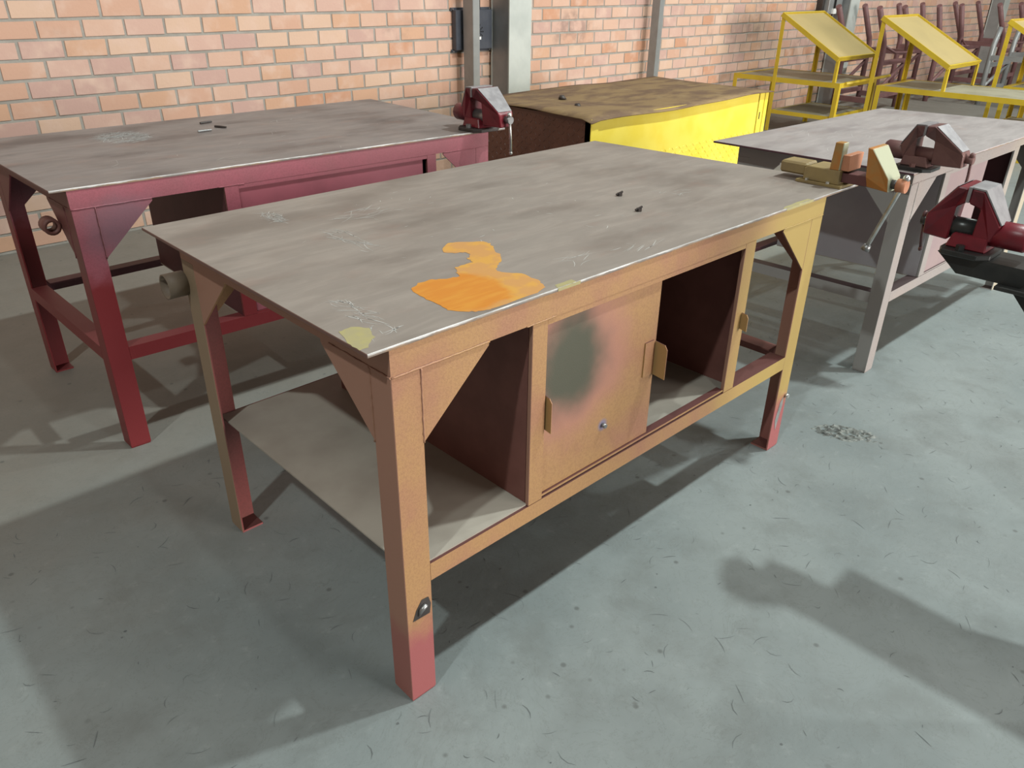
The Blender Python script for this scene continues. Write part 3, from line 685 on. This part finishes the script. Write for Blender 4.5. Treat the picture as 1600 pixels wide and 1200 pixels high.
# ------------------------------------------------------------------ yellow stands
def angle_post(mb, x, y, z0, z1, sx, sy, w_=.045):
    xa, xb = sorted((x, x + sx * w_)); ya, yb_ = sorted((y, y + sy * .006)); mb.box(xa, xb, ya, yb_, z0, z1)
    xa, xb = sorted((x, x + sx * .006)); ya, yb_ = sorted((y + sy * .006, y + sy * w_)); mb.box(xa, xb, ya, yb_, z0, z1)
def stand(label, x0, x1, yn, yf, ht, py_top, zt, py_bot, zb, shelf_z, far_legs, pipe=False, mids=True):
    """desk along y (yn near end, yf far end) with a tilted board; board edge py_top (height zt) down to py_bot (zb)"""
    B0 = Vector(((x0 + x1) / 2, (yn + yf) / 2, 0)); t = thing('yellow_stand', B0, label, 'stand')
    hi, lo = max(py_top, py_bot), min(py_top, py_bot)
    mk = lambda fn, nm, mat='yellow': (lambda q: (fn(q), q.build(nm, mat, t, B0))[1])(MB())
    # desk frame of angle rails
    for (a, c, e, g) in ((x0, x0 + .006, yn, yf), (x1 - .006, x1, yn, yf), (x0 + .006, x1 - .006, yn, yn + .006), (x0 + .006, x1 - .006, yf - .006, yf)):
        mk(lambda q: q.box(a, c, e, g, ht - .045, ht + .004), 'desk_rail')
    mk(lambda q: q.box(x0 + .007, x1 - .007, yn + .007, yf - .007, ht - .012, ht), 'desk_top', 'stand_top')
    mk(lambda q: q.box(x0 + .006, x1 - .006, yf - .05, yf - .006, ht, ht + .004), 'desk_lip')
    for (x, y, sx, sy) in ((x0, yn, 1, 1), (x1, yn, -1, 1)) + (((x0, yf, 1, -1), (x1, yf, -1, -1)) if far_legs else ()):
        mk(lambda q: angle_post(q, x, y, 0, ht - .045, sx, sy), 'leg')
    # tall posts carrying the board
    for x, sx in ((x0, 1), (x1, -1)):
        mk(lambda q: angle_post(q, x - sx * .007, py_top, 0, zt - .03, sx, -1, .04), 'tall_post')
        mk(lambda q: angle_post(q, x + sx * .008, py_bot, ht + .004, zb - .02, sx, 1, .03), 'short_post')
    # board with raised rim, tilted
    d = Vector((0, py_bot - py_top, zb - zt)); L = d.length; d.normalize(); nrm = Vector((1, 0, 0)).cross(d); nrm = -nrm if nrm.z < 0 else nrm
    o = Vector((x0 - .012, py_top, zt)); W = x1 - x0 + .024
    mpb = lambda a, s, n_: tuple(o + Vector((1, 0, 0)) * a + d * s + nrm * n_)
    MB(mpb).box(.006, W - .006, .006, L - .006, -.014, -.004).build('board', 'stand_board', t, B0)
    for (a, c, e, g) in ((0, .012, 0, L), (W - .012, W, 0, L), (.012, W - .012, 0, .012), (.012, W - .012, L - .012, L)):
        MB(mpb).box(a, c, e, g, -.03, .014).build('board_rim', 'yellow', t, B0)
    # lower shelf
    for (a, c, e, g) in ((x0 + .006, x0 + .012, lo, hi - .01), (x1 - .012, x1 - .006, lo, hi - .01), (x0 + .012, x1 - .012, lo + .01, lo + .016), (x0 + .012, x1 - .012, hi - .05, hi - .044)):
        mk(lambda q: q.box(a, c, e, g, shelf_z - .04, shelf_z), 'shelf_rail')
    mk(lambda q: q.box(x0 + .013, x1 - .013, lo + .017, hi - .051, shelf_z - .01, shelf_z - .003), 'shelf', 'stand_top')
    if pipe: MB().tube([(x0 + .1, yn - .012, ht - .005), (x1 + .28, yn - .012, ht + .005)], .016, 10).build('pipe', 'yellow', t, B0, smooth=True)
    return t
stand('yellow steel stand with tilted board beside the yellow chest', 7.50, 8.38, 2.70, 3.93, .545, 3.45, 1.165, 2.76, .775, .22, True, True)
stand('yellow steel stand with tilted board between two like stands', 7.72, 8.55, .95, 2.42, .54, 2.50, 1.165, 1.775, .765, .16, True)
stand('yellow steel stand with tilted board farthest from the yellow chest', 8.72, 9.55, .30, 1.55, .54, 1.66, 1.145, .93, .75, .16, True)

# ------------------------------------------------------------------ brown pipe frames
def pipe_frame(x, y0, y1, w_, lean, label, mat='pipe_brown', hz=.80, ht=1.2):
    B0 = Vector((x + w_ / 2, (y0 + y1) / 2, 0)); t = thing('pipe_frame', B0, label, 'frame')
    for xx in (x, x + w_):
        for yy in (y0, y1):
            MB().tube([(xx, yy, 0), (xx, yy, hz - .06), (xx - lean * .12, yy, hz + .02), (xx - lean, yy, ht)], .034, 9).build('post', mat, t, B0, smooth=True)
    for xx in (x, x + w_):
        MB().box(xx - .03, xx + .03, y0, y1, hz - .16, hz - .10).build('cross_beam', mat, t, B0)
        MB().box(xx - .03, xx + .03, y0, y1, .10, .16).build('cross_beam', mat, t, B0)
    for yy in (y0, y1):
        MB().box(x, x + w_, yy - .025, yy + .025, hz - .25, hz - .20).build('side_beam', mat, t, B0)
        MB().box(x, x + w_, yy - .025, yy + .025, .16, .21).build('side_beam', mat, t, B0)
        MB().tube([(x, yy, .22), (x + w_, yy, hz - .26)], .022, 7).build('brace', mat, t, B0, smooth=True)
    MB().tube([(x - .02, y0, hz - .02), (x + .08, y0 - .12, hz - .1), (x + w_ - .08, y0 - .12, hz - .12), (x + w_, y0, hz - .02)], .014, 7).build('loop_bar', mat, t, B0, smooth=True)
    return t
pipe_frame(9.72, 3.25, 3.75, .72, .36, 'brown bent-pipe frame nearest the first yellow stand')
pipe_frame(11.35, 3.20, 3.72, .80, .30, 'brown bent-pipe frame in the middle of three by the wall')
pipe_frame(13.3, 3.0, 3.6, .95, .55, 'brown bent-pipe frame nearest the far column', hz=.78, ht=1.2)
pipe_frame(11.6, 1.95, 2.6, .85, -.1, 'grey braced steel frame behind the yellow stands', 'galv', .72, .95)
